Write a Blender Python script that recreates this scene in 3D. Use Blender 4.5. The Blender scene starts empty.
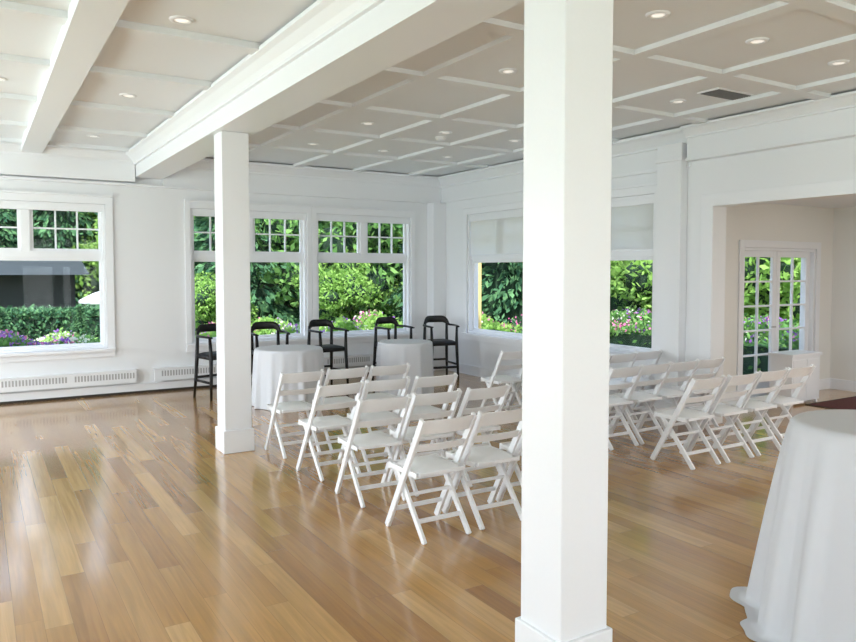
import bpy, math, random
import numpy as np
from mathutils import Vector, Matrix
random.seed(7); np.random.seed(7)
scene=bpy.context.scene
COL=scene.collection

# ---------------------------------------------------------------- materials
def new_mat(name):
    m=bpy.data.materials.new(name); m.use_nodes=True
    nt=m.node_tree; b=nt.nodes.get('Principled BSDF'); return m,nt,b
def mat(name,col,rough=0.5,bump=0.0,bscale=60,var=0.0,metal=0.0,spec=0.5):
    m,nt,b=new_mat(name)
    b.inputs['Base Color'].default_value=(*col,1); b.inputs['Roughness'].default_value=rough
    b.inputs['Metallic'].default_value=metal
    b.inputs['Specular IOR Level'].default_value=spec
    tc=nt.nodes.new('ShaderNodeTexCoord'); n=nt.nodes.new('ShaderNodeTexNoise')
    n.inputs['Scale'].default_value=bscale; nt.links.new(tc.outputs['Object'],n.inputs['Vector'])
    if var>0:
        r=nt.nodes.new('ShaderNodeValToRGB')
        r.color_ramp.elements[0].position=.3; r.color_ramp.elements[1].position=.7
        r.color_ramp.elements[0].color=(*[c*(1-var) for c in col],1)
        r.color_ramp.elements[1].color=(*[min(1,c*(1+var)) for c in col],1)
        nt.links.new(n.outputs['Fac'],r.inputs['Fac']); nt.links.new(r.outputs['Color'],b.inputs['Base Color'])
    if bump>0:
        bp=nt.nodes.new('ShaderNodeBump'); bp.inputs['Strength'].default_value=bump; bp.inputs['Distance'].default_value=.01
        nt.links.new(n.outputs['Fac'],bp.inputs['Height']); nt.links.new(bp.outputs['Normal'],b.inputs['Normal'])
    return m
WALL=mat('wall_paint',(.80,.81,.825),.55,.03,90,.006)
TRIM=mat('trim_paint',(.82,.83,.85),.35,.015,60,.005)
CEIL=mat('ceiling_paint',(.78,.795,.81),.6,.02,80,.006)
BEIGE=mat('alcove_paint',(.79,.775,.735),.6,.04,90,.01)
CHAIRW=mat('white_resin',(.87,.88,.895),.3,.01,40,.004)
SEATW=mat('seat_vinyl',(.85,.86,.875),.42,.04,120,.006)
BLACK=mat('black_lacquer',(.008,.007,.007),.38,.02,60,.1,0,.35)
BLACKL=mat('black_leather',(.012,.011,.011),.5,.15,220,.1,0,.35)
DARK=mat('dark_gap',(.03,.025,.02),.7,.02,50,.1)
GRILLE=mat('vent_grey',(.16,.16,.16),.5,.02,50,.05)
FINS=mat('heater_slots',(.42,.42,.42),.5,.02,50,.05)
RED=mat('mat_red',(.09,.02,.015),.95,.4,200,.3)
YEL=mat('yellow_stucco',(.62,.50,.20),.85,.3,60,.08)
SLAB=mat('patio_stone',(.42,.41,.38),.9,.3,8,.15)
CANVAS=mat('white_canvas',(.5,.5,.49),.8,.1,80,.03)
DBUILD=mat('dark_cladding',(.018,.021,.021),.8,.2,20,.2)
ROOF=mat('dark_shingle',(.028,.034,.034),.9,.4,30,.3)
BARK=mat('bark',(.10,.07,.045),.9,.5,14,.3)
METAL=mat('steel',(.5,.5,.5),.3,0,50,0,1.0)

def cloth_mat():
    m,nt,b=new_mat('table_linen'); b.inputs['Base Color'].default_value=(.66,.675,.71,1)
    b.inputs['Roughness'].default_value=.8
    b.inputs['Specular IOR Level'].default_value=.2
    tc=nt.nodes.new('ShaderNodeTexCoord'); w=nt.nodes.new('ShaderNodeTexNoise'); w.inputs['Scale'].default_value=420
    bp=nt.nodes.new('ShaderNodeBump'); bp.inputs['Strength'].default_value=.12; bp.inputs['Distance'].default_value=.003
    nt.links.new(tc.outputs['Object'],w.inputs['Vector']); nt.links.new(w.outputs['Fac'],bp.inputs['Height'])
    nt.links.new(bp.outputs['Normal'],b.inputs['Normal']); return m
LINEN=cloth_mat()
def shade_mat():
    m,nt,b=new_mat('roller_shade_fabric'); out=nt.nodes['Material Output']
    b.inputs['Base Color'].default_value=(.88,.88,.86,1); b.inputs['Roughness'].default_value=.8
    t=nt.nodes.new('ShaderNodeBsdfTranslucent'); t.inputs['Color'].default_value=(.9,.9,.88,1)
    mx=nt.nodes.new('ShaderNodeMixShader'); mx.inputs['Fac'].default_value=.5
    n=nt.nodes.new('ShaderNodeTexNoise'); n.inputs['Scale'].default_value=150
    bp=nt.nodes.new('ShaderNodeBump'); bp.inputs['Strength'].default_value=.05
    nt.links.new(n.outputs['Fac'],bp.inputs['Height']); nt.links.new(bp.outputs['Normal'],b.inputs['Normal'])
    nt.links.new(b.outputs[0],mx.inputs[1]); nt.links.new(t.outputs[0],mx.inputs[2]); nt.links.new(mx.outputs[0],out.inputs['Surface'])
    return m
SHADE=shade_mat()
def glass_mat():
    m,nt,b=new_mat('window_glass'); out=nt.nodes['Material Output']; nt.nodes.remove(b)
    t=nt.nodes.new('ShaderNodeBsdfTransparent'); t.inputs['Color'].default_value=(.97,.98,.975,1)
    g=nt.nodes.new('ShaderNodeBsdfGlossy'); g.inputs['Roughness'].default_value=.02
    mx=nt.nodes.new('ShaderNodeMixShader'); mx.inputs['Fac'].default_value=.006
    nt.links.new(t.outputs[0],mx.inputs[1]); nt.links.new(g.outputs[0],mx.inputs[2]); nt.links.new(mx.outputs[0],out.inputs['Surface'])
    return m
GLASS=glass_mat()
def emit_mat(name,col,s):
    m,nt,b=new_mat(name); b.inputs['Base Color'].default_value=(*col,1)
    b.inputs['Emission Color'].default_value=(*col,1); b.inputs['Emission Strength'].default_value=s; return m
LAMP=emit_mat('lamp_lens',(1,.96,.9),.6)
def leaf_mat(name,cols,transl=.35):
    m,nt,b=new_mat(name); out=nt.nodes['Material Output']; nt.nodes.remove(b)
    g=nt.nodes.new('ShaderNodeNewGeometry'); r=nt.nodes.new('ShaderNodeValToRGB'); d=nt.nodes.new('ShaderNodeBsdfDiffuse')
    els=r.color_ramp.elements
    els[0].color=(*cols[0],1); els[1].color=(*cols[-1],1)
    for i,c in enumerate(cols[1:-1]):
        e=els.new((i+1)/(len(cols)-1)); e.color=(*c,1)
    nt.links.new(g.outputs['Random Per Island'],r.inputs['Fac'])
    nt.links.new(r.outputs['Color'],d.inputs['Color'])
    t=nt.nodes.new('ShaderNodeBsdfTranslucent'); nt.links.new(r.outputs['Color'],t.inputs['Color'])
    mx=nt.nodes.new('ShaderNodeMixShader'); mx.inputs['Fac'].default_value=transl
    nt.links.new(d.outputs[0],mx.inputs[1]); nt.links.new(t.outputs[0],mx.inputs[2]); nt.links.new(mx.outputs[0],out.inputs['Surface'])
    return m
LEAF_BRIGHT=leaf_mat('leaf_bright',[(.24,.43,.09),(.40,.60,.17),(.20,.37,.08)],.45)
LEAF_MID=leaf_mat('leaf_mid',[(.085,.20,.06),(.18,.35,.10),(.27,.46,.14)])
LEAF_DARK=leaf_mat('leaf_conifer',[(.035,.10,.055),(.08,.18,.085),(.15,.30,.13)],.2)
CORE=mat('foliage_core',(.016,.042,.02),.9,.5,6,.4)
FL=[leaf_mat('petal_pink',[(.7,.15,.35),(.8,.3,.5)]),leaf_mat('petal_white',[(.8,.8,.75),(.9,.85,.6)]),leaf_mat('petal_violet',[(.3,.12,.5),(.45,.2,.55)])]

def grass_mat():
    m,nt,b=new_mat('grass'); tc=nt.nodes.new('ShaderNodeTexCoord'); n=nt.nodes.new('ShaderNodeTexNoise'); n.inputs['Scale'].default_value=3; n.inputs['Detail'].default_value=8
    r=nt.nodes.new('ShaderNodeValToRGB'); r.color_ramp.elements[0].color=(.09,.2,.04,1); r.color_ramp.elements[1].color=(.28,.45,.12,1)
    nt.links.new(tc.outputs['Object'],n.inputs['Vector']); nt.links.new(n.outputs['Fac'],r.inputs['Fac']); nt.links.new(r.outputs['Color'],b.inputs['Base Color'])
    b.inputs['Roughness'].default_value=.9; return m
GRASS=grass_mat()

def floor_mat():
    m,nt,b=new_mat('oak_floor'); N=nt.nodes; L=nt.links
    tc=N.new('ShaderNodeTexCoord'); sp=N.new('ShaderNodeSeparateXYZ'); L.new(tc.outputs['Object'],sp.inputs[0])
    def math_(op,a,bb=None,c=None):
        n=N.new('ShaderNodeMath'); n.operation=op
        for i,v in enumerate((a,bb,c)):
            if v is None: continue
            if isinstance(v,(int,float)): n.inputs[i].default_value=v
            else: L.new(v,n.inputs[i])
        return n.outputs[0]
    W=.127
    xs=math_('DIVIDE',sp.outputs['X'],W); row=math_('FLOOR',xs); fx=math_('FRACT',xs)
    wn=N.new('ShaderNodeTexWhiteNoise'); wn.noise_dimensions='1D'; L.new(row,wn.inputs['W'])
    ys=math_('DIVIDE',math_('ADD',sp.outputs['Y'],math_('MULTIPLY',wn.outputs['Value'],7.3)),1.75)
    seg=math_('FLOOR',ys); fy=math_('FRACT',ys)
    cb=N.new('ShaderNodeCombineXYZ'); L.new(row,cb.inputs[0]); L.new(seg,cb.inputs[1])
    w2=N.new('ShaderNodeTexWhiteNoise'); w2.noise_dimensions='2D'; L.new(cb.outputs[0],w2.inputs['Vector'])
    ramp=N.new('ShaderNodeValToRGB'); e=ramp.color_ramp.elements
    e[0].position=0; e[0].color=(.33,.150,.038,1); e[1].position=1; e[1].color=(.60,.36,.135,1)
    for p,c in ((.25,(.42,.21,.056,1)),(.6,(.48,.255,.074,1)),(.85,(.54,.305,.10,1))):
        q=e.new(p); q.color=c
    L.new(w2.outputs['Value'],ramp.inputs['Fac'])
    cg=N.new('ShaderNodeCombineXYZ')
    L.new(math_('ADD',math_('MULTIPLY',sp.outputs['X'],30),math_('MULTIPLY',w2.outputs['Value'],57)),cg.inputs[0])
    L.new(math_('MULTIPLY',sp.outputs['Y'],1.3),cg.inputs[1]); L.new(math_('MULTIPLY',w2.outputs['Value'],31),cg.inputs[2])
    ng=N.new('ShaderNodeTexNoise'); ng.inputs['Scale'].default_value=1; ng.inputs['Detail'].default_value=6; ng.inputs['Distortion'].default_value=.9
    L.new(cg.outputs[0],ng.inputs['Vector'])
    mr=N.new('ShaderNodeMapRange'); mr.inputs['From Min'].default_value=.3; mr.inputs['From Max'].default_value=.7
    mr.inputs['To Min'].default_value=.80; mr.inputs['To Max'].default_value=1.12; L.new(ng.outputs['Fac'],mr.inputs['Value'])
    ex=math_('MULTIPLY',math_('MINIMUM',fx,math_('SUBTRACT',1,fx)),W)
    ey=math_('MULTIPLY',math_('MINIMUM',fy,math_('SUBTRACT',1,fy)),1.75)
    gap=math_('MINIMUM',1,math_('DIVIDE',math_('MINIMUM',ex,ey),.0022))
    gf=math_('ADD',.55,math_('MULTIPLY',gap,.45))
    tot=math_('MULTIPLY',mr.outputs[0],gf)
    mx=N.new('ShaderNodeVectorMath'); mx.operation='SCALE'; L.new(ramp.outputs['Color'],mx.inputs[0]); L.new(tot,mx.inputs['Scale'])
    L.new(mx.outputs[0],b.inputs['Base Color'])
    rr=math_('ADD',.15,math_('MULTIPLY',ng.outputs['Fac'],.12)); L.new(rr,b.inputs['Roughness'])
    b.inputs['Specular IOR Level'].default_value=.6
    b.inputs['Coat Weight'].default_value=.6; b.inputs['Coat Roughness'].default_value=.11
    bp=N.new('ShaderNodeBump'); bp.inputs['Strength'].default_value=.2; bp.inputs['Distance'].default_value=.0015
    L.new(math_('ADD',gap,math_('MULTIPLY',ng.outputs['Fac'],.25)),bp.inputs['Height']); L.new(bp.outputs['Normal'],b.inputs['Normal'])
    return m
OAK=floor_mat()

# ---------------------------------------------------------------- mesh builder
class MB:
    def __init__(s): s.v=[]; s.f=[]; s.m=[]; s.smooth=[]; s.mats=[]
    def mi(s,m):
        if m not in s.mats: s.mats.append(m)
        return s.mats.index(m)
    def box(s,x0,x1,y0,y1,z0,z1,m,M=None):
        x0,x1=sorted((x0,x1)); y0,y1=sorted((y0,y1)); z0,z1=sorted((z0,z1))
        p=[(x0,y0,z0),(x1,y0,z0),(x1,y1,z0),(x0,y1,z0),(x0,y0,z1),(x1,y0,z1),(x1,y1,z1),(x0,y1,z1)]
        if M: p=[M(*q) for q in p]
        b=len(s.v); s.v+=[tuple(q) for q in p]
        for f in ((0,3,2,1),(4,5,6,7),(0,1,5,4),(1,2,6,5),(2,3,7,6),(3,0,4,7)):
            s.f.append([b+i for i in f]); s.m.append(s.mi(m)); s.smooth.append(False)
    def bar(s,p0,p1,w,t,m,side=(1,0,0),w1=None,t1=None):
        p0=Vector(p0);p1=Vector(p1); d=(p1-p0).normalized(); sd=Vector(side); sd=(sd-d*sd.dot(d)).normalized(); n=d.cross(sd)
        w1=w if w1 is None else w1; t1=t if t1 is None else t1
        b=len(s.v)
        for p,ww,tt in ((p0,w,t),(p1,w1,t1)):
            for a,c in ((-1,-1),(1,-1),(1,1),(-1,1)): s.v.append(tuple(p+sd*(a*ww/2)+n*(c*tt/2)))
        for f in ((0,3,2,1),(4,5,6,7),(0,1,5,4),(1,2,6,5),(2,3,7,6),(3,0,4,7)):
            s.f.append([b+i for i in f]); s.m.append(s.mi(m)); s.smooth.append(False)
    def sweep(s,pts,rads,m,up=(0,0,1),n=10,sm=True,caps=True):
        pts=[Vector(p) for p in pts]; b=len(s.v); k=len(pts); U=Vector(up)
        for i,p in enumerate(pts):
            d=(pts[min(i+1,k-1)]-pts[max(i-1,0)]).normalized()
            a=(U-d*U.dot(d))
            if a.length<1e-4: a=Vector((1,0,0))
            a.normalize(); c=d.cross(a); r=rads[i] if isinstance(rads,list) else rads
            ra,rb=(r if isinstance(r,tuple) else (r,r))
            for j in range(n):
                t=2*math.pi*j/n; s.v.append(tuple(p+c*(ra*math.cos(t))+a*(rb*math.sin(t))))
        for i in range(k-1):
            for j in range(n):
                s.f.append([b+i*n+j,b+i*n+(j+1)%n,b+(i+1)*n+(j+1)%n,b+(i+1)*n+j]); s.m.append(s.mi(m)); s.smooth.append(sm)
        if caps:
            s.f.append([b+j for j in range(n)][::-1]); s.m.append(s.mi(m)); s.smooth.append(False)
            s.f.append([b+(k-1)*n+j for j in range(n)]); s.m.append(s.mi(m)); s.smooth.append(False)
    def lathe(s,prof,m,c=(0,0,0),n=48,fn=None,sm=True):
        b=len(s.v); k=len(prof)
        for i,(r,z) in enumerate(prof):
            for j in range(n):
                t=2*math.pi*j/n; rr,zz=(fn(r,z,t,i) if fn else (r,z))
                s.v.append((c[0]+rr*math.cos(t),c[1]+rr*math.sin(t),c[2]+zz))
        for i in range(k-1):
            for j in range(n):
                s.f.append([b+i*n+j,b+i*n+(j+1)%n,b+(i+1)*n+(j+1)%n,b+(i+1)*n+j]); s.m.append(s.mi(m)); s.smooth.append(sm)
    def prism(s,prof,axis,a0,a1,m):
        b=len(s.v); k=len(prof)
        for a in (a0,a1):
            for u,z in prof: s.v.append((a,u,z) if axis=='x' else (u,a,z))
        for j in range(k):
            s.f.append([b+j,b+(j+1)%k,b+k+(j+1)%k,b+k+j]); s.m.append(s.mi(m)); s.smooth.append(False)
        s.f.append([b+j for j in range(k)][::-1]); s.m.append(s.mi(m)); s.smooth.append(False)
        s.f.append([b+k+j for j in range(k)]); s.m.append(s.mi(m)); s.smooth.append(False)
    def mesh(s,name):
        me=bpy.data.meshes.new(name); me.from_pydata(s.v,[],s.f)
        for m in s.mats: me.materials.append(m)
        me.polygons.foreach_set('material_index',s.m); me.polygons.foreach_set('use_smooth',s.smooth)
        me.update()
        import bmesh
        bm=bmesh.new(); bm.from_mesh(me); bmesh.ops.recalc_face_normals(bm,faces=bm.faces); bm.to_mesh(me); bm.free()
        return me
    def obj(s,name,bevel=0,loc=(0,0,0),rot=0):
        o=bpy.data.objects.new(name,s.mesh(name)); COL.objects.link(o); o.location=loc; o.rotation_euler=(0,0,rot)
        if bevel:
            md=o.modifiers.new('bevel','BEVEL'); md.width=bevel; md.segments=2; md.limit_method='ANGLE'; md.angle_limit=math.radians(50)
        return o

# ---------------------------------------------------------------- dimensions
H=3.47; RIB=3.432
YB=11.3; XR=7.2; XL=-3.4; YF=-3.4
T=.22

def wall_cells(mb,u0,u1,z0,z1,ops,M,m,th=T):
    us=sorted({u0,u1,*[o[0] for o in ops],*[o[1] for o in ops]}); zs=sorted({z0,z1,*[o[2] for o in ops],*[o[3] for o in ops]})
    for i in range(len(us)-1):
        for j in range(len(zs)-1):
            cu=(us[i]+us[i+1])/2; cz=(zs[j]+zs[j+1])/2
            if any(o[0]<cu<o[1] and o[2]<cz<o[3] for o in ops): continue
            mb.box(us[i],us[i+1],0,th,zs[j],zs[j+1],m,M)
MBACK=lambda u,v,z:(u,YB+v,z)
MRIGHT=lambda u,v,z:(XR+v,u,z)
MLEFT=lambda u,v,z:(XL-v,u,z)
MFRONT=lambda u,v,z:(u,YF-v,z)
ZW0,ZW1=.68,2.72
OB=[(-.40,1.58),(2.76,4.62),(4.79,6.58)]
ORR=[(8.62,10.40),(6.32,8.02)]
ED=5.47
w=MB(); wall_cells(w,XL-T,XR+T,-.3,H+.1,[(a,b,ZW0,ZW1) for a,b in OB],MBACK,WALL); w.obj('wall_back')
w=MB(); wall_cells(w,YF,YB,-.3,H+.1,[(a,b,ZW0+.04,ZW1+.02) for a,b in ORR]+[(-1.5,ED,-.3,2.52)],MRIGHT,WALL); w.obj('wall_right')
OL=[(-1.5,.7),(2.0,4.2),(5.2,7.4),(8.2,10.4)]  # last opening is an unseen extra, added to brighten the far end
w=MB(); wall_cells(w,YF,YB,-.3,H+.1,[(a,b,.5,2.9) for a,b in OL],MLEFT,WALL); w.obj('wall_left')
OF=[(-2.2,.2),(1.2,3.6),(4.6,6.6)]
w=MB(); wall_cells(w,XL-T,XR+T,-.3,H+.1,[(a,b,.5,2.9) for a,b in OF],MFRONT,WALL); w.obj('wall_front')
# alcove
AX=11.0; AY=6.25
MAD=lambda u,v,z:(u,AY+v,z)
w=MB(); wall_cells(w,XR+T,AX+T,-.3,2.9,[(8.85,10.55,0,2.10)],MAD,BEIGE); w.obj('wall_alcove_back')
w=MB(); w.box(AX,AX+T,-1.7,AY,-.3,2.9,BEIGE); w.obj('wall_alcove_right')
w=MB(); w.box(XR+T,AX+T,-1.92,-1.7,-.3,2.9,BEIGE); w.obj('wall_alcove_front')
w=MB(); w.box(XR+T,AX+T,-1.92,AY+T,2.72,2.9,CEIL); w.obj('ceiling_alcove')

w=MB(); w.box(XL-T,AX,YF-T,YB,-.28,0,OAK); w.obj('floor')

# ---------------------------------------------------------------- ceiling
BX0,BX1=1.98,2.36
w=MB(); w.box(XL-T,XR+T,YF-T,YB+T,H,H+.25,CEIL)
def rib(x0,x1,y0,y1,z=RIB):
    w.box(x0,x1,y0,y1,z,H+.01,CEIL)
YR=[-2.9,-1.5,-.1,1.3,2.7,4.1,5.48,6.86,8.26,9.66]
rib(.55,.80,YF,YB,3.35); rib(-1.7,-1.5,YF,YB,3.35)
for y in [-2.2,-.7,.8,2.3,3.85,5.45,6.75,8.2,9.65,10.9]:
    for a,b in ((XL,-1.7),(-1.5,.55),(.80,BX0)): rib(a,b,y-.08,y+.08,RIB-.01)
XRb=[3.35,4.40,5.45]; XRl=6.5; hb=.07
for x in XRb+[XRl]: rib(x-hb,x+hb,YF,YB)
xe=[BX1]+XRb+[XRl,XR]
for k in range(len(xe)-1):
    for y in YR: rib(xe[k]+(hb if k else 0),xe[k+1]-(hb if k<4 else 0),y-hb,y+hb)
w.obj('ceiling')

# beam
w=MB(); w.box(BX0,BX1,YF,YB,3.12,H+.02,TRIM)
def crown(prof_dir,u,axis,a0,a1,ztop,s=1.0):
    d=prof_dir
    pr=[(u,ztop),(u+d*.15*s,ztop),(u+d*.15*s,ztop-.03*s),(u+d*.11*s,ztop-.05*s),(u+d*.06*s,ztop-.10*s),(u+d*.035*s,ztop-.135*s),(u+d*.035*s,ztop-.16*s),(u,ztop-.16*s)]
    w.prism(pr,axis,a0,a1,TRIM)
crown(-1,BX0+.001,'y',YF,YB,3.445); crown(1,BX1-.001,'y',YF,YB,3.445)
w.obj('ceiling_beam',.002)
# frieze / crown on walls
w=MB(); w.box(XL,BX0-.01,YB-.14,YB,3.05,3.46,TRIM); crown(-1,YB-.14,'x',XL,BX0-.02,3.45,.8)
w.box(BX1+.01,XR-.005,YB-.06,YB,3.0,3.46,TRIM); crown(-1,YB-.06,'x',BX1+.01,XR-.005,3.45,1.0)
w.box(XL,XR-.01,YB-.075,YB-.001,2.995,3.03,TRIM); w.obj('trim_1')
w=MB(); crown(-1,XR,'y',YF,YB,3.45,1.1)
w.box(XR-.03,XR,5.8,YB-.06,3.0,3.04,TRIM)
w.box(XR-.10,XR,YF,5.78,3.08,3.465,TRIM); crown(-1,XR-.10,'y',YF,5.78,3.45,.8)
w.box(XR-.125,XR-.001,YF,5.779,3.06,3.09,TRIM)
w.box(XR-.02,XR,YF,ED+.16,2.52,2.66,TRIM); w.box(XR-.021,XR,ED,ED+.16,0,2.52,TRIM)
w.obj('trim_2',.002)
w=MB(); w.box(XR-.12,XR-.002,5.84,6.20,0,3.285,TRIM); w.box(XR-.14,XR-.003,5.82,6.22,0.001,.2,TRIM); w.box(XR-.14,XR-.003,5.82,6.22,3.08,3.12,TRIM); w.obj('pilaster',.003)
w=MB(); w.box(6.93,XR-.002,YB-.22,YB-.002,0,2.99,WALL); w.obj('corner_boxing',.003)
# baseboards & heater
w=MB()
w.box(XL,6.93,YB-.03,YB,.012,.14,TRIM); w.box(XL,6.93,YB-.036,YB-.001,0,.035,DARK); w.obj('baseboard_back')
w=MB(); w.box(XR-.025,XR,6.24,YB-.22,0,.17,TRIM); w.box(XR-.035,XR-.001,6.24,YB-.22,.001,.02,TRIM); w.obj('baseboard_right',.003)
w=MB(); w.box(AX-.02,AX,-1.7,AY,0,.16,TRIM); w.box(10.65,AX-.02,AY-.02,AY,0,.16,TRIM); w.box(XR+T,8.75,AY-.02,AY,0,.16,TRIM); w.obj('baseboard_alcove',.003)
w=MB(); w.box(XL,XL+.02,YF,YB,0,.16,TRIM); w.obj('baseboard_left',.003)
w=MB()
for x0,x1 in ((-1.6,1.95),(2.2,6.6)):
    w.box(x0,x1,YB-.09,YB-.031,.17,.335,TRIM)
    w.box(x0-.01,x1+.01,YB-.1,YB-.001,.335,.35,TRIM)
    n=int((x1-x0)/.04)
    for i in range(n):
        xx=x0+.03+i*.04
        if i%22<2: continue
        w.box(xx-.011,xx+.011,YB-.0925,YB-.088,.235,.315,FINS)
w.obj('baseboard_heater')

# ---------------------------------------------------------------- windows
def window(name,u0,u1,M,z0=ZW0,z1=ZW1,shade=None,split=True):
    w=MB(); B=lambda a,b,c,d,e,f,m=TRIM:w.box(a,b,c,d,e,f,m,M)
    c=.10 if name!='window_2' and name!='window_3' else .083; g=.002
    B(u0-c,u0,-.03,-g,z0,z1); B(u1,u1+c,-.03,-g,z0,z1)
    B(u0-c,u1+c,-.031,-g,z1,z1+.10); B(u0-c-.0,u1+c+.0,-.055,-g,z1+.10,z1+.13)
    B(u0-c-.0,u1+c+.0,-.075,-g,z0-.04,z0); B(u0-c,u1+c,-.025,-g,z0-.12,z0-.04)
    f=.035
    B(u0+g,u0+f,0,.2,z0+g,z1-g); B(u1-f,u1-g,0,.2,z0+g,z1-g); B(u0+f,u1-f,0,.2,z1-f,z1-g); B(u0+f,u1-f,0,.2,z0+g,z0+f)
    zt=1.96; zu=2.05
    B(u0+f,u1-f,.05,.16,zt,zu)
    um=(u0+u1)/2
    B(um-.055,um+.055,.05,.16,zu,z1-f)
    s=.04
    def sash(a,b,c0,d,nx,nz):
        B(a,a+s,.08,.13,c0,d);B(b-s,b,.08,.13,c0,d);B(a+s,b-s,.08,.13,c0,c0+s);B(a+s,b-s,.08,.13,d-s,d)
        for i in range(1,nx):
            q=a+s+(b-a-2*s)*i/nx; B(q-.011,q+.011,.085,.125,c0+s,d-s)
        for i in range(1,nz):
            q=c0+s+(d-c0-2*s)*i/nz; B(a+s,b-s,.086,.124,q-.011,q+.011)
        B(a+s*.5,b-s*.5,.103,.108,c0+s*.5,d-s*.5,GLASS)
    sash(u0+f,u1-f,z0+f,zt,1,1)
    sash(u0+f,um-.055,zu,z1-f,3,2); sash(um+.055,u1-f,zu,z1-f,3,2)
    if shade:
        B(u0+f+.01,u1-f-.01,.028,.032,shade,z1-.06,SHADE); B(u0+f+.01,u1-f-.01,.02,.04,shade-.02,shade)
        B(u0+f,u1-f,.01,.07,z1-.12,z1-f)
    else:
        B(u0+f,u1-f,.005,.07,z1-.11,z1-f)
    return w.obj(name,.002)
for i,(a,b) in enumerate(OB): window('window_%d'%(i+1),a,b,MBACK)
for i,(a,b) in enumerate(ORR): window('window_%d'%(i+4),a,b,MRIGHT,ZW0+.04,ZW1+.02,shade=2.06)
for i,(a,b) in enumerate(OL): window('window_%d'%(i+6),a,b,MLEFT,.5,2.9)
for i,(a,b) in enumerate(OF): window('window_%d'%(i+10),a,b,MFRONT,.5,2.9)

# french door
w=MB(); B=lambda a,b,c,d,e,f,m=TRIM:w.box(a,b,c,d,e,f,m,MAD)
u0,u1=8.85,10.55; zt=2.10
B(u0-.1,u0,-.025,-.001,0,zt+.1);B(u1,u1+.1,-.025,-.001,0,zt+.1);B(u0,u1,-.025,-.001,zt,zt+.1)
B(u0+.002,u0+.04,0,.2,0,zt-.002);B(u1-.04,u1-.002,0,.2,0,zt-.002);B(u0+.04,u1-.04,0,.2,zt-.04,zt-.002);B(u0+.04,u1-.04,0,.2,0.002,.02,METAL)
um=(u0+u1)/2
for a,b in ((u0+.04,um-.003),(um+.003,u1-.04)):
    c0,d=.02,zt-.04; s=.085
    B(a,a+s,.06,.105,c0,d);B(b-s,b,.06,.105,c0,d);B(a+s,b-s,.06,.105,c0,c0+.24);B(a+s,b-s,.06,.105,d-s,d)
    q=(a+b)/2; B(q-.013,q+.013,.065,.1,c0+.24,d-s)
    for i in range(1,5):
        q=c0+.24+(d-s-c0-.24)*i/5; B(a+s,b-s,.066,.099,q-.013,q+.013)
    B(a+s*.8,b-s*.8,.08,.085,c0+.2,d-s*.8,GLASS)
B(um-.07,um-.05,.02,.06,.98,1.0,METAL);B(um-.16,um-.05,.015,.03,.98,1.0,METAL)
w.obj('door_1',.002)

# ---------------------------------------------------------------- columns
def column(name,x,y):
    w=MB(); a=.1335
    w.box(-a,a,-a,a,.0,3.119,TRIM); b=.152
    w.box(-b,b,-b,b,0.001,.225,TRIM)
    return w.obj(name,.006,(x,y,0))
column('column',2.178,2.40); column('column',2.165,7.20); column('column',2.165,-2.5)

# ---------------------------------------------------------------- ceiling fixtures
def downlight(x,y,z=H):
    w=MB(); w.lathe([(.0,-.004),(.045,-.004),(.05,-.012),(.075,-.012),(.08,0)],TRIM,n=28)
    w.lathe([(.0,-.006),(.044,-.006)],LAMP,n=28)
    w.obj('recessed_downlight',0,(x,y,z))
DL=[(1.22,5.15),(1.29,7.6),(.2,7.54),(1.3,10.1),(-.4,5.2),(-.6,9.6)]
for x in (2.86,3.87,4.93,6.0):
    for y in (1.4,3.4,5.0,7.6,9.2): DL.append((x,y))
for x,y in DL: downlight(x,y)
w=MB(); w.box(-.26,.26,-.12,.12,-.012,0,TRIM)
for i in range(8): w.box(-.235,.235,-.10+i*.026,-.085+i*.026,-.018,-.0136,GRILLE)
w.box(-.24,.24,-.105,.105,-.0135,-.011,GRILLE)
w.obj('ceiling_vent',0,(6.13,4.55,H))
w=MB(); w.lathe([(0,-.04),(.05,-.04),(.065,-.02),(.07,0)],TRIM,n=28); w.obj('smoke_detector',0,(5.05,7.9,H))

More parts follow.
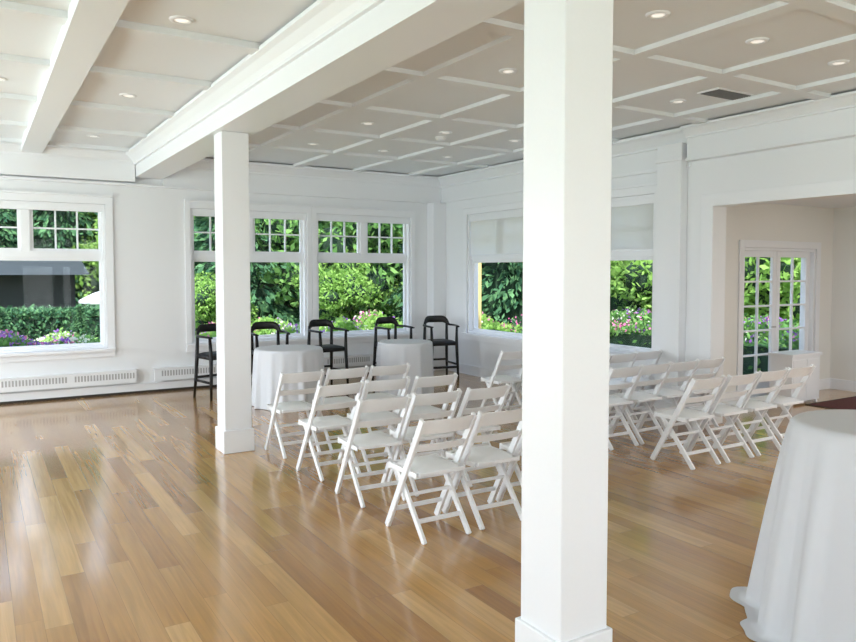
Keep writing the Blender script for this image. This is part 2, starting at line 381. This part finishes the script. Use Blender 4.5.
# ---------------------------------------------------------------- folding chair
def chair_mesh():
    w=MB(); hw=.205
    top=(-.245,.82); foot=(.225,0)
    for s in (-1,1):
        w.bar((s*hw,foot[0],foot[1]),(s*hw,top[0],top[1]),.024,.048,CHAIRW)
        w.bar((s*(hw-.027),-.225,0),(s*(hw-.027),.13,.43),.022,.042,CHAIRW)
        w.box(s*(hw-.012)-.006,s*(hw-.012)+.006,-.15,.20,.415,.452,CHAIRW)
    w.box(-.178,.178,-.165,.205,.425,.452,CHAIRW)
    w.box(-.198,.198,.19,.222,.405,.456,CHAIRW)
    n=10
    b=len(w.v)
    for i in range(n+1):
        for j in range(n+1):
            a=-1+2*i/n; c=-1+2*j/n
            z=.452+.030*(1-abs(a)**4)*(1-abs(c)**4)
            w.v.append((a*.168,.020+c*.172,z))
    for i in range(n):
        for j in range(n):
            w.f.append([b+i*(n+1)+j,b+(i+1)*(n+1)+j,b+(i+1)*(n+1)+j+1,b+i*(n+1)+j+1]); w.m.append(w.mi(SEATW)); w.smooth.append(True)
    def slat(z0,z1,th,bow):
        k=8
        def yat(z): return foot[0]+(top[0]-foot[0])*z/.82
        for i in range(k):
            xa=-hw+2*hw*i/k; xb=-hw+2*hw*(i+1)/k
            ya=-bow*(1-(xa/hw)**2); yb=-bow*(1-(xb/hw)**2)
            b=len(w.v)
            for x,yy in ((xa,ya),(xb,yb)):
                for z in (z0,z1):
                    w.v.append((x,yat(z)+yy-th/2,z)); w.v.append((x,yat(z)+yy+th/2,z))
            for f in ((0,1,3,2),(4,6,7,5),(0,2,6,4),(1,5,7,3),(0,4,5,1),(2,3,7,6)):
                if (f==(0,1,3,2) and i>0) or (f==(4,6,7,5) and i<k-1): continue
                w.f.append([b+q for q in f]); w.m.append(w.mi(CHAIRW)); w.smooth.append(False)
    slat(.715,.818,.018,.03); slat(.585,.64,.016,.025)
    def yl(z): return foot[0]+(top[0]-foot[0])*z/.82
    def yr(z): return -.225+(.355)*z/.43
    w.bar((-hw,yl(.14),.14),(hw,yl(.14),.14),.03,.018,CHAIRW,side=(0,0,1))
    w.bar((-hw+.02,yr(.12),.12),(hw-.02,yr(.12),.12),.03,.018,CHAIRW,side=(0,0,1))
    w.bar((-hw+.02,yr(.27),.27),(hw-.02,yr(.27),.27),.024,.016,CHAIRW,side=(0,0,1))
    return w.mesh('white_folding_chair')
CM=chair_mesh()
def place(name,me,x,y,r=0,z=0,bev=0):
    o=bpy.data.objects.new(name,me); COL.objects.link(o); o.location=(x,y,z); o.rotation_euler=(0,0,r)
    if bev:
        md=o.modifiers.new('bevel','BEVEL'); md.width=bev; md.segments=2; md.limit_method='ANGLE'; md.angle_limit=math.radians(50)
    return o
for i,yf in enumerate((4.49,5.36,6.17,7.05)):
    for j in range(3):
        place('white_folding_chair',CM,2.415+.215+j*.49+random.uniform(-.012,.012),yf-.225+random.uniform(-.02,.02),random.uniform(-.04,.04),0,.004)
for i,yf in enumerate((4.74,5.66,6.55,7.40)):
    for j in range(4):
        pitch=.475 if i==0 else .445
        place('white_folding_chair',CM,(5.40 if i==0 else 5.31)+.215+j*pitch,yf-.225+random.uniform(-.02,.02),random.uniform(-.02,.02),0,.004)

# ---------------------------------------------------------------- stools
def stool_mesh():
    w=MB()
    for sx in (-1,1):
        w.sweep([(sx*.235,-.235,0),(sx*.225,-.22,.3),(sx*.215,-.205,.60),(sx*.225,-.195,.86)],[.018,.023,.027,.020],BLACK,up=(0,1,0),n=12)
        w.sweep([(sx*.225,.25,0),(sx*.21,.225,.3),(sx*.20,.205,.60),(sx*.195,.19,.93)],[.018,.023,.027,.021],BLACK,up=(0,1,0),n=12)
        w.sweep([(sx*.228,-.226,.24),(sx*.214,.232,.24)],[(.013,.018)]*2,BLACK,n=10)
        w.sweep([(sx*.215,-.2,.585),(sx*.2,.2,.585)],[(.014,.032)]*2,BLACK,n=10)
    w.sweep([(-.228,-.226,.2),(.228,-.226,.2)],[(.013,.020)]*2,BLACK,n=10)
    w.sweep([(-.214,.235,.28),(.214,.235,.28)],[(.013,.018)]*2,BLACK,n=10)
    w.sweep([(-.215,-.205,.585),(.215,-.205,.585)],[(.014,.032)]*2,BLACK,n=10)
    w.sweep([(-.2,.205,.585),(.2,.205,.585)],[(.014,.032)]*2,BLACK,n=10)
    n=12;b=len(w.v)
    for i in range(n+1):
        for j in range(n+1):
            a=-1+2*i/n;c=-1+2*j/n
            w.v.append((a*.225*(1-.04*c),c*.215,.60+.045*(1-abs(a)**6)*(1-abs(c)**6)-.008*(1-a*a)*(1-c*c)))
    for i in range(n):
        for j in range(n):
            w.f.append([b+i*(n+1)+j,b+(i+1)*(n+1)+j,b+(i+1)*(n+1)+j+1,b+i*(n+1)+j+1]); w.m.append(w.mi(BLACKL)); w.smooth.append(True)
    w.box(-.205,.205,-.2,.2,.575,.605,BLACK)
    pts=[];r=[]
    K=28
    for k in range(K+1):
        t=k/K; a=math.pi*(1-t)
        ca,sa=math.cos(a),math.sin(a)
        x=.265*math.copysign(abs(ca)**.8,ca); y=.23*sa**.8 if sa>0 else 0
        back=max(0,sa)
        q=min(1,max(0,(back-.55)/.4)); q=q*q*(3-2*q)
        z=.875+.095*q
        pts.append((x,y,z)); r.append((.018,.018+.040*q))
    pts=[(-.228,-.25,.865),(-.252,-.14,.87)]+pts+[(.252,-.14,.87),(.228,-.25,.865)]
    r=[(.026,.012),(.028,.016)]+r+[(.028,.016),(.026,.012)]
    w.sweep(pts,r,BLACK,n=14)
    return w.mesh('black_counter_stool')
SM=stool_mesh()
for x,y,r in ((2.88,10.35,.25),(3.64,10.38,-.08),(4.58,10.42,.1),(5.74,10.42,.12),(6.57,10.3,-.2)):
    place('black_counter_stool',SM,x,y,r)

# ---------------------------------------------------------------- tables
def cloth_table(name,x,y,R,ht,flare,amp,nf,seed,puddle=0):
    rnd=random.Random(seed); ph=[rnd.uniform(0,6.28) for _ in range(5)]
    w=MB()
    prof=[(0.0001,ht),(R*.5,ht),(R*.9,ht),(R-.012,ht-.001),(R,ht-.008),(R+.006,ht-.022)]
    n=26
    for i in range(1,n+1):
        t=i/n; prof.append((R+.008,ht-.022-(ht-.028)*t))
    if puddle:
        prof+= [(R+.05,.006),(R+.09,.005)]
    def fn(r,z,t,i):
        if i<5: return r,z
        q=(ht-z)/ht
        s=q**.8
        fold=math.cos(nf*t+ph[0]+.5*math.sin(2*t+ph[1]))*.6+math.cos((nf*2-3)*t+ph[2])*.25+math.cos((nf-4)*t+ph[3])*.35
        fold=abs(fold+.3)**1.2*.8-.35 if fold>-.3 else -.35
        return r+flare*s*(.75+.25*math.cos(2*t+ph[4]))+amp*s*fold, max(z,.005)
    w.lathe(prof,LINEN,n=220,fn=fn)
    w.lathe([(.0,ht-.03),(R-.02,ht-.03),(R-.02,ht-.006),(0,ht-.006)],DARK,n=40)
    w.lathe([(.03,ht-.03),(.03,.06),(.22,.02),(.22,.0),(0,0)],METAL,n=24)
    return w.obj(name,0,(x,y,0))
cloth_table('round_banquet_table',3.53,9.28,.44,.76,.06,.045,13,1)
cloth_table('round_banquet_table',5.30,9.25,.39,.76,.045,.045,12,2)
cloth_table('cocktail_table',3.73,1.86,.385,1.04,.29,.10,11,5,puddle=1)

w=MB(); w.box(-.32,.32,-.16,.16,.04,.64,TRIM); w.box(-.34,.34,-.18,.18,.64,.68,TRIM)
w.box(-.30,-.01,-.168,-.16,.08,.6,TRIM); w.box(.01,.30,-.168,-.16,.08,.6,TRIM)
for sx in(-.3,.26):
    for sy in(-.15,.11): w.box(sx,sx+.04,sy,sy+.04,0,.04,TRIM)
w.obj('white_cabinet',.004,(9.45,5.85,0))
w=MB(); w.box(-.7,.7,-.45,.45,0.001,.012,RED); w.box(-.74,.74,-.49,.49,0,.008,DARK); w.obj('door_mat',0,(10.1,5.15,0.001))

# ---------------------------------------------------------------- exterior
GZ=-.6
w=MB(); w.box(-50,70,YF-20,80,GZ-.3,GZ,GRASS); w.obj('lawn')
w=MB(); w.box(8.0,11.3,AY+T+.02,9.4,GZ,-.05,SLAB); w.obj('patio')

def leaves(w,P,size,m,elong=1.4,droop=None):
    N=len(P); mi=w.mi(m)
    a=np.random.normal(size=(N,3)); a/=np.linalg.norm(a,axis=1)[:,None]
    b=np.random.normal(size=(N,3)); b-=a*(a*b).sum(1)[:,None]; b/=np.linalg.norm(b,axis=1)[:,None]
    s=size*np.random.uniform(.6,1.3,(N,1))
    if droop is not None: 
        a=droop+.45*a; a/=np.linalg.norm(a,axis=1)[:,None]; b-=a*(a*b).sum(1)[:,None]; b/=np.linalg.norm(b,axis=1)[:,None]
    q=np.stack([P-a*s*elong*.5,P+b*s*.35,P+a*s*elong*.5,P-b*s*.35],1).reshape(-1,3)
    base=len(w.v); w.v+= [tuple(v) for v in q]
    w.f+=[[base+4*i,base+4*i+1,base+4*i+2,base+4*i+3] for i in range(N)]; w.m+=[mi]*N; w.smooth+=[False]*N
def rawmesh(w,name):
    me=bpy.data.meshes.new(name); me.from_pydata(w.v,[],w.f)
    for m in w.mats: me.materials.append(m)
    me.polygons.foreach_set('material_index',w.m); me.polygons.foreach_set('use_smooth',w.smooth); me.update(); return me
def blob(w,c,r,m,n=10):
    prof=[]
    for i in range(n+1):
        a=-math.pi/2+math.pi*i/n; prof.append((max(.001,r[0]*math.cos(a)),r[2]*math.sin(a)))
    w.lathe(prof,m,c=c,n=14,fn=lambda rr,z,t,i:(rr*(1+.12*math.sin(3*t+i)),z))
def broadleaf(name,h,r,n,m,size):
    w=MB(); w.sweep([(0,0,0),(.05,0,h*.3),(0,.05,h*.6)],[.05*h*.35,.04*h*.35,.02*h*.35],BARK,up=(0,1,0),n=8)
    for k in range(5):
        a=k*1.256+.3; w.sweep([(0,0,h*.3),(math.cos(a)*r*.6,math.sin(a)*r*.6,h*.6)],[.015*h*.4,.006*h*.4],BARK,up=(0,1,0),n=6)
    K=26
    for k in range(K):
        a=np.random.uniform(0,6.28); t=np.random.uniform(0,1); zz=h*(.2+.70*t); rr=r*math.sqrt(max(0,1-((t-.4)/.75)**2))*np.random.uniform(.3,.8)
        c=np.array((rr*math.cos(a),rr*math.sin(a),zz)); cr=r*np.random.uniform(.28,.42)
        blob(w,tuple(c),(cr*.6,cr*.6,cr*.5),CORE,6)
        d=np.random.normal(size=(n//K,3)); d/=np.linalg.norm(d,axis=1)[:,None]
        P=c+d*cr*np.random.uniform(.7,1.1,(n//K,1))*np.array((1,1,.8)); leaves(w,P,size,m)
    return rawmesh(w,name)
def conifer(name,h,r,n,m,size):
    w=MB(); w.sweep([(0,0,0),(0,0,h)],[.025*h,.004*h],BARK,up=(0,1,0),n=8)
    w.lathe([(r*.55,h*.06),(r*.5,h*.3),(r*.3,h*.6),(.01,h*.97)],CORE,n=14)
    t=np.random.uniform(0,1,n)**1.3; a=np.random.uniform(0,6.28,n)
    tier=(t*14)%1
    rad=r*(1-t)*(.62+.38*(1-tier))*(1+.12*np.sin(5*a+t*40))+.03
    P=np.stack([rad*np.cos(a),rad*np.sin(a),h*(.04+.96*t)-rad*.15],1)
    dr=np.stack([np.cos(a),np.sin(a),-.45*np.ones(n)],1)
    leaves(w,P,size,m,2.0,dr); return rawmesh(w,name)
BL=[broadleaf('maple_tree',7.5,2.6,13000,LEAF_MID,.15),broadleaf('maple_tree',6.8,2.3,13000,LEAF_BRIGHT,.14)]
CF=[conifer('conifer_tree',11,2.3,14000,LEAF_DARK,.16),conifer('conifer_tree',9.5,2.1,14000,LEAF_MID,.14)]
for ring,(R,step) in enumerate(((21,5.2),(26.5,4.4),(31,4.2))):
    az=-24+ring*2
    while az<86:
        a=math.radians(az); rr=R+random.uniform(-1,1)
        x,y=rr*math.sin(a),rr*math.cos(a)
        conf=random.random()<(.42 if ring<2 else .9)
        me=random.choice(CF if conf else BL); rot=random.uniform(0,6.28); s=random.uniform(.85,1.2)
        if not(ring==0 and az<12) and not (x<5 and y<29.5):
            o=place('conifer_tree' if conf else 'maple_tree',me,x,y,rot,GZ); o.scale=(s,s,s)
        az+=step
o=place('ornamental_maple_tree',broadleaf('ornamental_maple_tree',2.9,1.15,11000,LEAF_BRIGHT,.08),7.9,17.3,0,GZ)
place('ornamental_maple_tree',o.data,14.2,15.2,1,GZ).scale=(1.2,1.2,1.2)
place('ornamental_maple_tree',o.data,4.9,17.8,2,GZ).scale=(.8,.8,.8)
def hedge(name,x0,x1,y0,y1,z1,n,m=LEAF_MID,size=.09,flowers=0,soft=.0):
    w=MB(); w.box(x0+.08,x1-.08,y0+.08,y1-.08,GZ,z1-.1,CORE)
    u=np.random.uniform(0,1,(n,3)); P=np.empty((n,3)); P[:,0]=x0+(x1-x0)*u[:,0]; P[:,1]=y0+(y1-y0)*u[:,1]; P[:,2]=GZ+(z1-GZ)*u[:,2]
    side=np.random.randint(0,4,n)
    P[side==0,2]=z1; P[side==1,2]=z1; P[side==2,1]=y0
    P+=np.random.normal(scale=.05,size=(n,3))
    if soft: P[:,2]+=soft*(np.sin(P[:,0]*2.3)*np.cos(P[:,1]*1.9)+np.sin(P[:,0]*5.1))*(P[:,2]-GZ)
    leaves(w,P,size,m)
    if flowers:
        for k,fm in enumerate(FL):
            c=np.random.uniform(0,1,(14,2)); idx=np.random.randint(0,14,flowers)
            Q=np.empty((flowers,3)); Q[:,0]=x0+(x1-x0)*c[idx,0]+np.random.normal(scale=.22,size=flowers); Q[:,1]=y0+(y1-y0)*c[idx,1]+np.random.normal(scale=.2,size=flowers)
            Q[:,2]=z1+np.random.uniform(-.02,.14,flowers)
            if soft: Q[:,2]+=soft*(np.sin(Q[:,0]*2.3)*np.cos(Q[:,1]*1.9)+np.sin(Q[:,0]*5.1))*(Q[:,2]-GZ)
            leaves(w,Q,.07,fm,1.0)
    o=bpy.data.objects.new(name,rawmesh(w,name)); COL.objects.link(o); return o
hedge('clipped_hedge',-7,4.0,18.4,19.2,.84,22000,LEAF_DARK,.08)
hedge('flower_bed',-4.5,3.2,12.9,14.0,.50,18000,LEAF_MID,.08,900,.10)
hedge('flower_bed',-4.5,3.4,15.7,17.4,.30,16000,LEAF_BRIGHT,.08,700,.12)
hedge('flower_bed',3.6,11.0,13.6,15.2,.5,17000,LEAF_BRIGHT,.085,600,.12)
hedge('flower_bed',11.6,14.5,6.7,13.2,.55,16000,LEAF_MID,.10,600,.12)
cm=conifer('dwarf_conifer',1.75,.34,4000,LEAF_DARK,.06)
for x,y in ((1.62,14.9),(.35,14.8),(9.9,16.2),(-2.2,14.9)): place('dwarf_conifer',cm,x,y,x,GZ)
# dark building
w=MB(); w.box(-14,2.3,22,27,GZ,1.70,DBUILD)
w.prism([(21.4,1.68),(27.6,1.68),(24.5,2.35)],'x',-14.4,2.6,ROOF)
for i in range(6): w.box(-12+i*2.3,-11+i*2.3,21.97,22.0,.3,1.4,ROOF)
w.obj('dark_outbuilding')
def umbrella(name,x,y,m):
    w=MB(); w.sweep([(0,0,0),(0,0,2.0)],[.022,.022],METAL,up=(0,1,0),n=10); w.lathe([(.0,0),(.25,0),(.25,.05),(.04,.08)],GRILLE,n=20)
    w.lathe([(.8,1.56),(.8,1.64),(.45,1.82),(.02,1.96),(.001,2.0)],m,n=8,sm=False)
    w.obj(name,0,(x,y,GZ))
umbrella('patio_umbrella',3.0,20.4,CANVAS)
w=MB(); w.box(-.10,.10,-.10,.10,0,3.6,YEL); w.box(-.13,.13,-.13,.13,0,.3,YEL); w.box(-.13,.13,-.13,.13,3.3,3.6,YEL); w.obj('porch_post',.01,(8.20,11.62,GZ))

# ---------------------------------------------------------------- lights
def area(name,loc,rot,sx,sy,e,col):
    l=bpy.data.lights.new(name,'AREA'); l.shape='RECTANGLE'; l.size=sx; l.size_y=sy; l.energy=e; l.color=col
    o=bpy.data.objects.new(name,l); COL.objects.link(o); o.location=loc; o.rotation_euler=rot; return o
R90=math.pi/2
for (a,b),e in zip(OL,(25,80,180,225)): area('daylight_fill_left',(XL-.28,(a+b)/2,1.7),(0,-R90,0),2.4,b-a,e,(.86,.93,1))  # window daylight; last lamp added with its opening to lift the far end
for a,b in OF: area('daylight_front',((a+b)/2,YF-.28,1.7),(R90,0,0),b-a,2.4,82,(.90,.95,1))
area('alcove_fill',(9.1,1.5,2.68),(0,0,0),2.0,3.5,82,(.97,.98,1))  # unseen fill lamp added below the alcove ceiling to brighten the alcove
def portal(loc,rot,sx,sy):
    o=area('portal',loc,rot,sx,sy,1,(1,1,1)); o.data.cycles.is_portal=True
for a,b in OB: portal(((a+b)/2,YB+.3,1.7),(-R90,0,0),b-a,2.04)
for a,b in ORR: portal((XR+.3,(a+b)/2,1.7),(0,R90,0),2.04,b-a)
s=bpy.data.lights.new('sun','SUN'); s.energy=8.5; s.angle=.02; s.color=(1,.97,.92)
o=bpy.data.objects.new('sun',s); COL.objects.link(o); o.rotation_euler=(math.radians(38),0,math.radians(-22))
wd=bpy.data.worlds.new('world'); scene.world=wd; wd.use_nodes=True; nt=wd.node_tree; bg=nt.nodes['Background']
tc=nt.nodes.new('ShaderNodeTexCoord'); sp=nt.nodes.new('ShaderNodeSeparateXYZ'); rp=nt.nodes.new('ShaderNodeValToRGB')
rp.color_ramp.elements[0].color=(.95,.97,1,1); rp.color_ramp.elements[1].color=(.42,.62,1,1); rp.color_ramp.elements[1].position=.8
nt.links.new(tc.outputs['Generated'],sp.inputs[0]); nt.links.new(sp.outputs['Z'],rp.inputs['Fac']); nt.links.new(rp.outputs['Color'],bg.inputs['Color'])
bg.inputs['Strength'].default_value=3.3

# ---------------------------------------------------------------- camera
c=bpy.data.cameras.new('camera'); c.sensor_width=36; c.lens=735/856*36; c.clip_end=300; c.clip_start=.05
o=bpy.data.objects.new('camera',c); COL.objects.link(o); o.location=(0,0,1.78)
pt=math.radians(2.6)
c.shift_y=-(50-735*math.tan(pt))/856
o.rotation_euler=(math.radians(90)-pt,0,-math.radians(31.6))
scene.camera=o
scene.view_settings.view_transform='Standard'
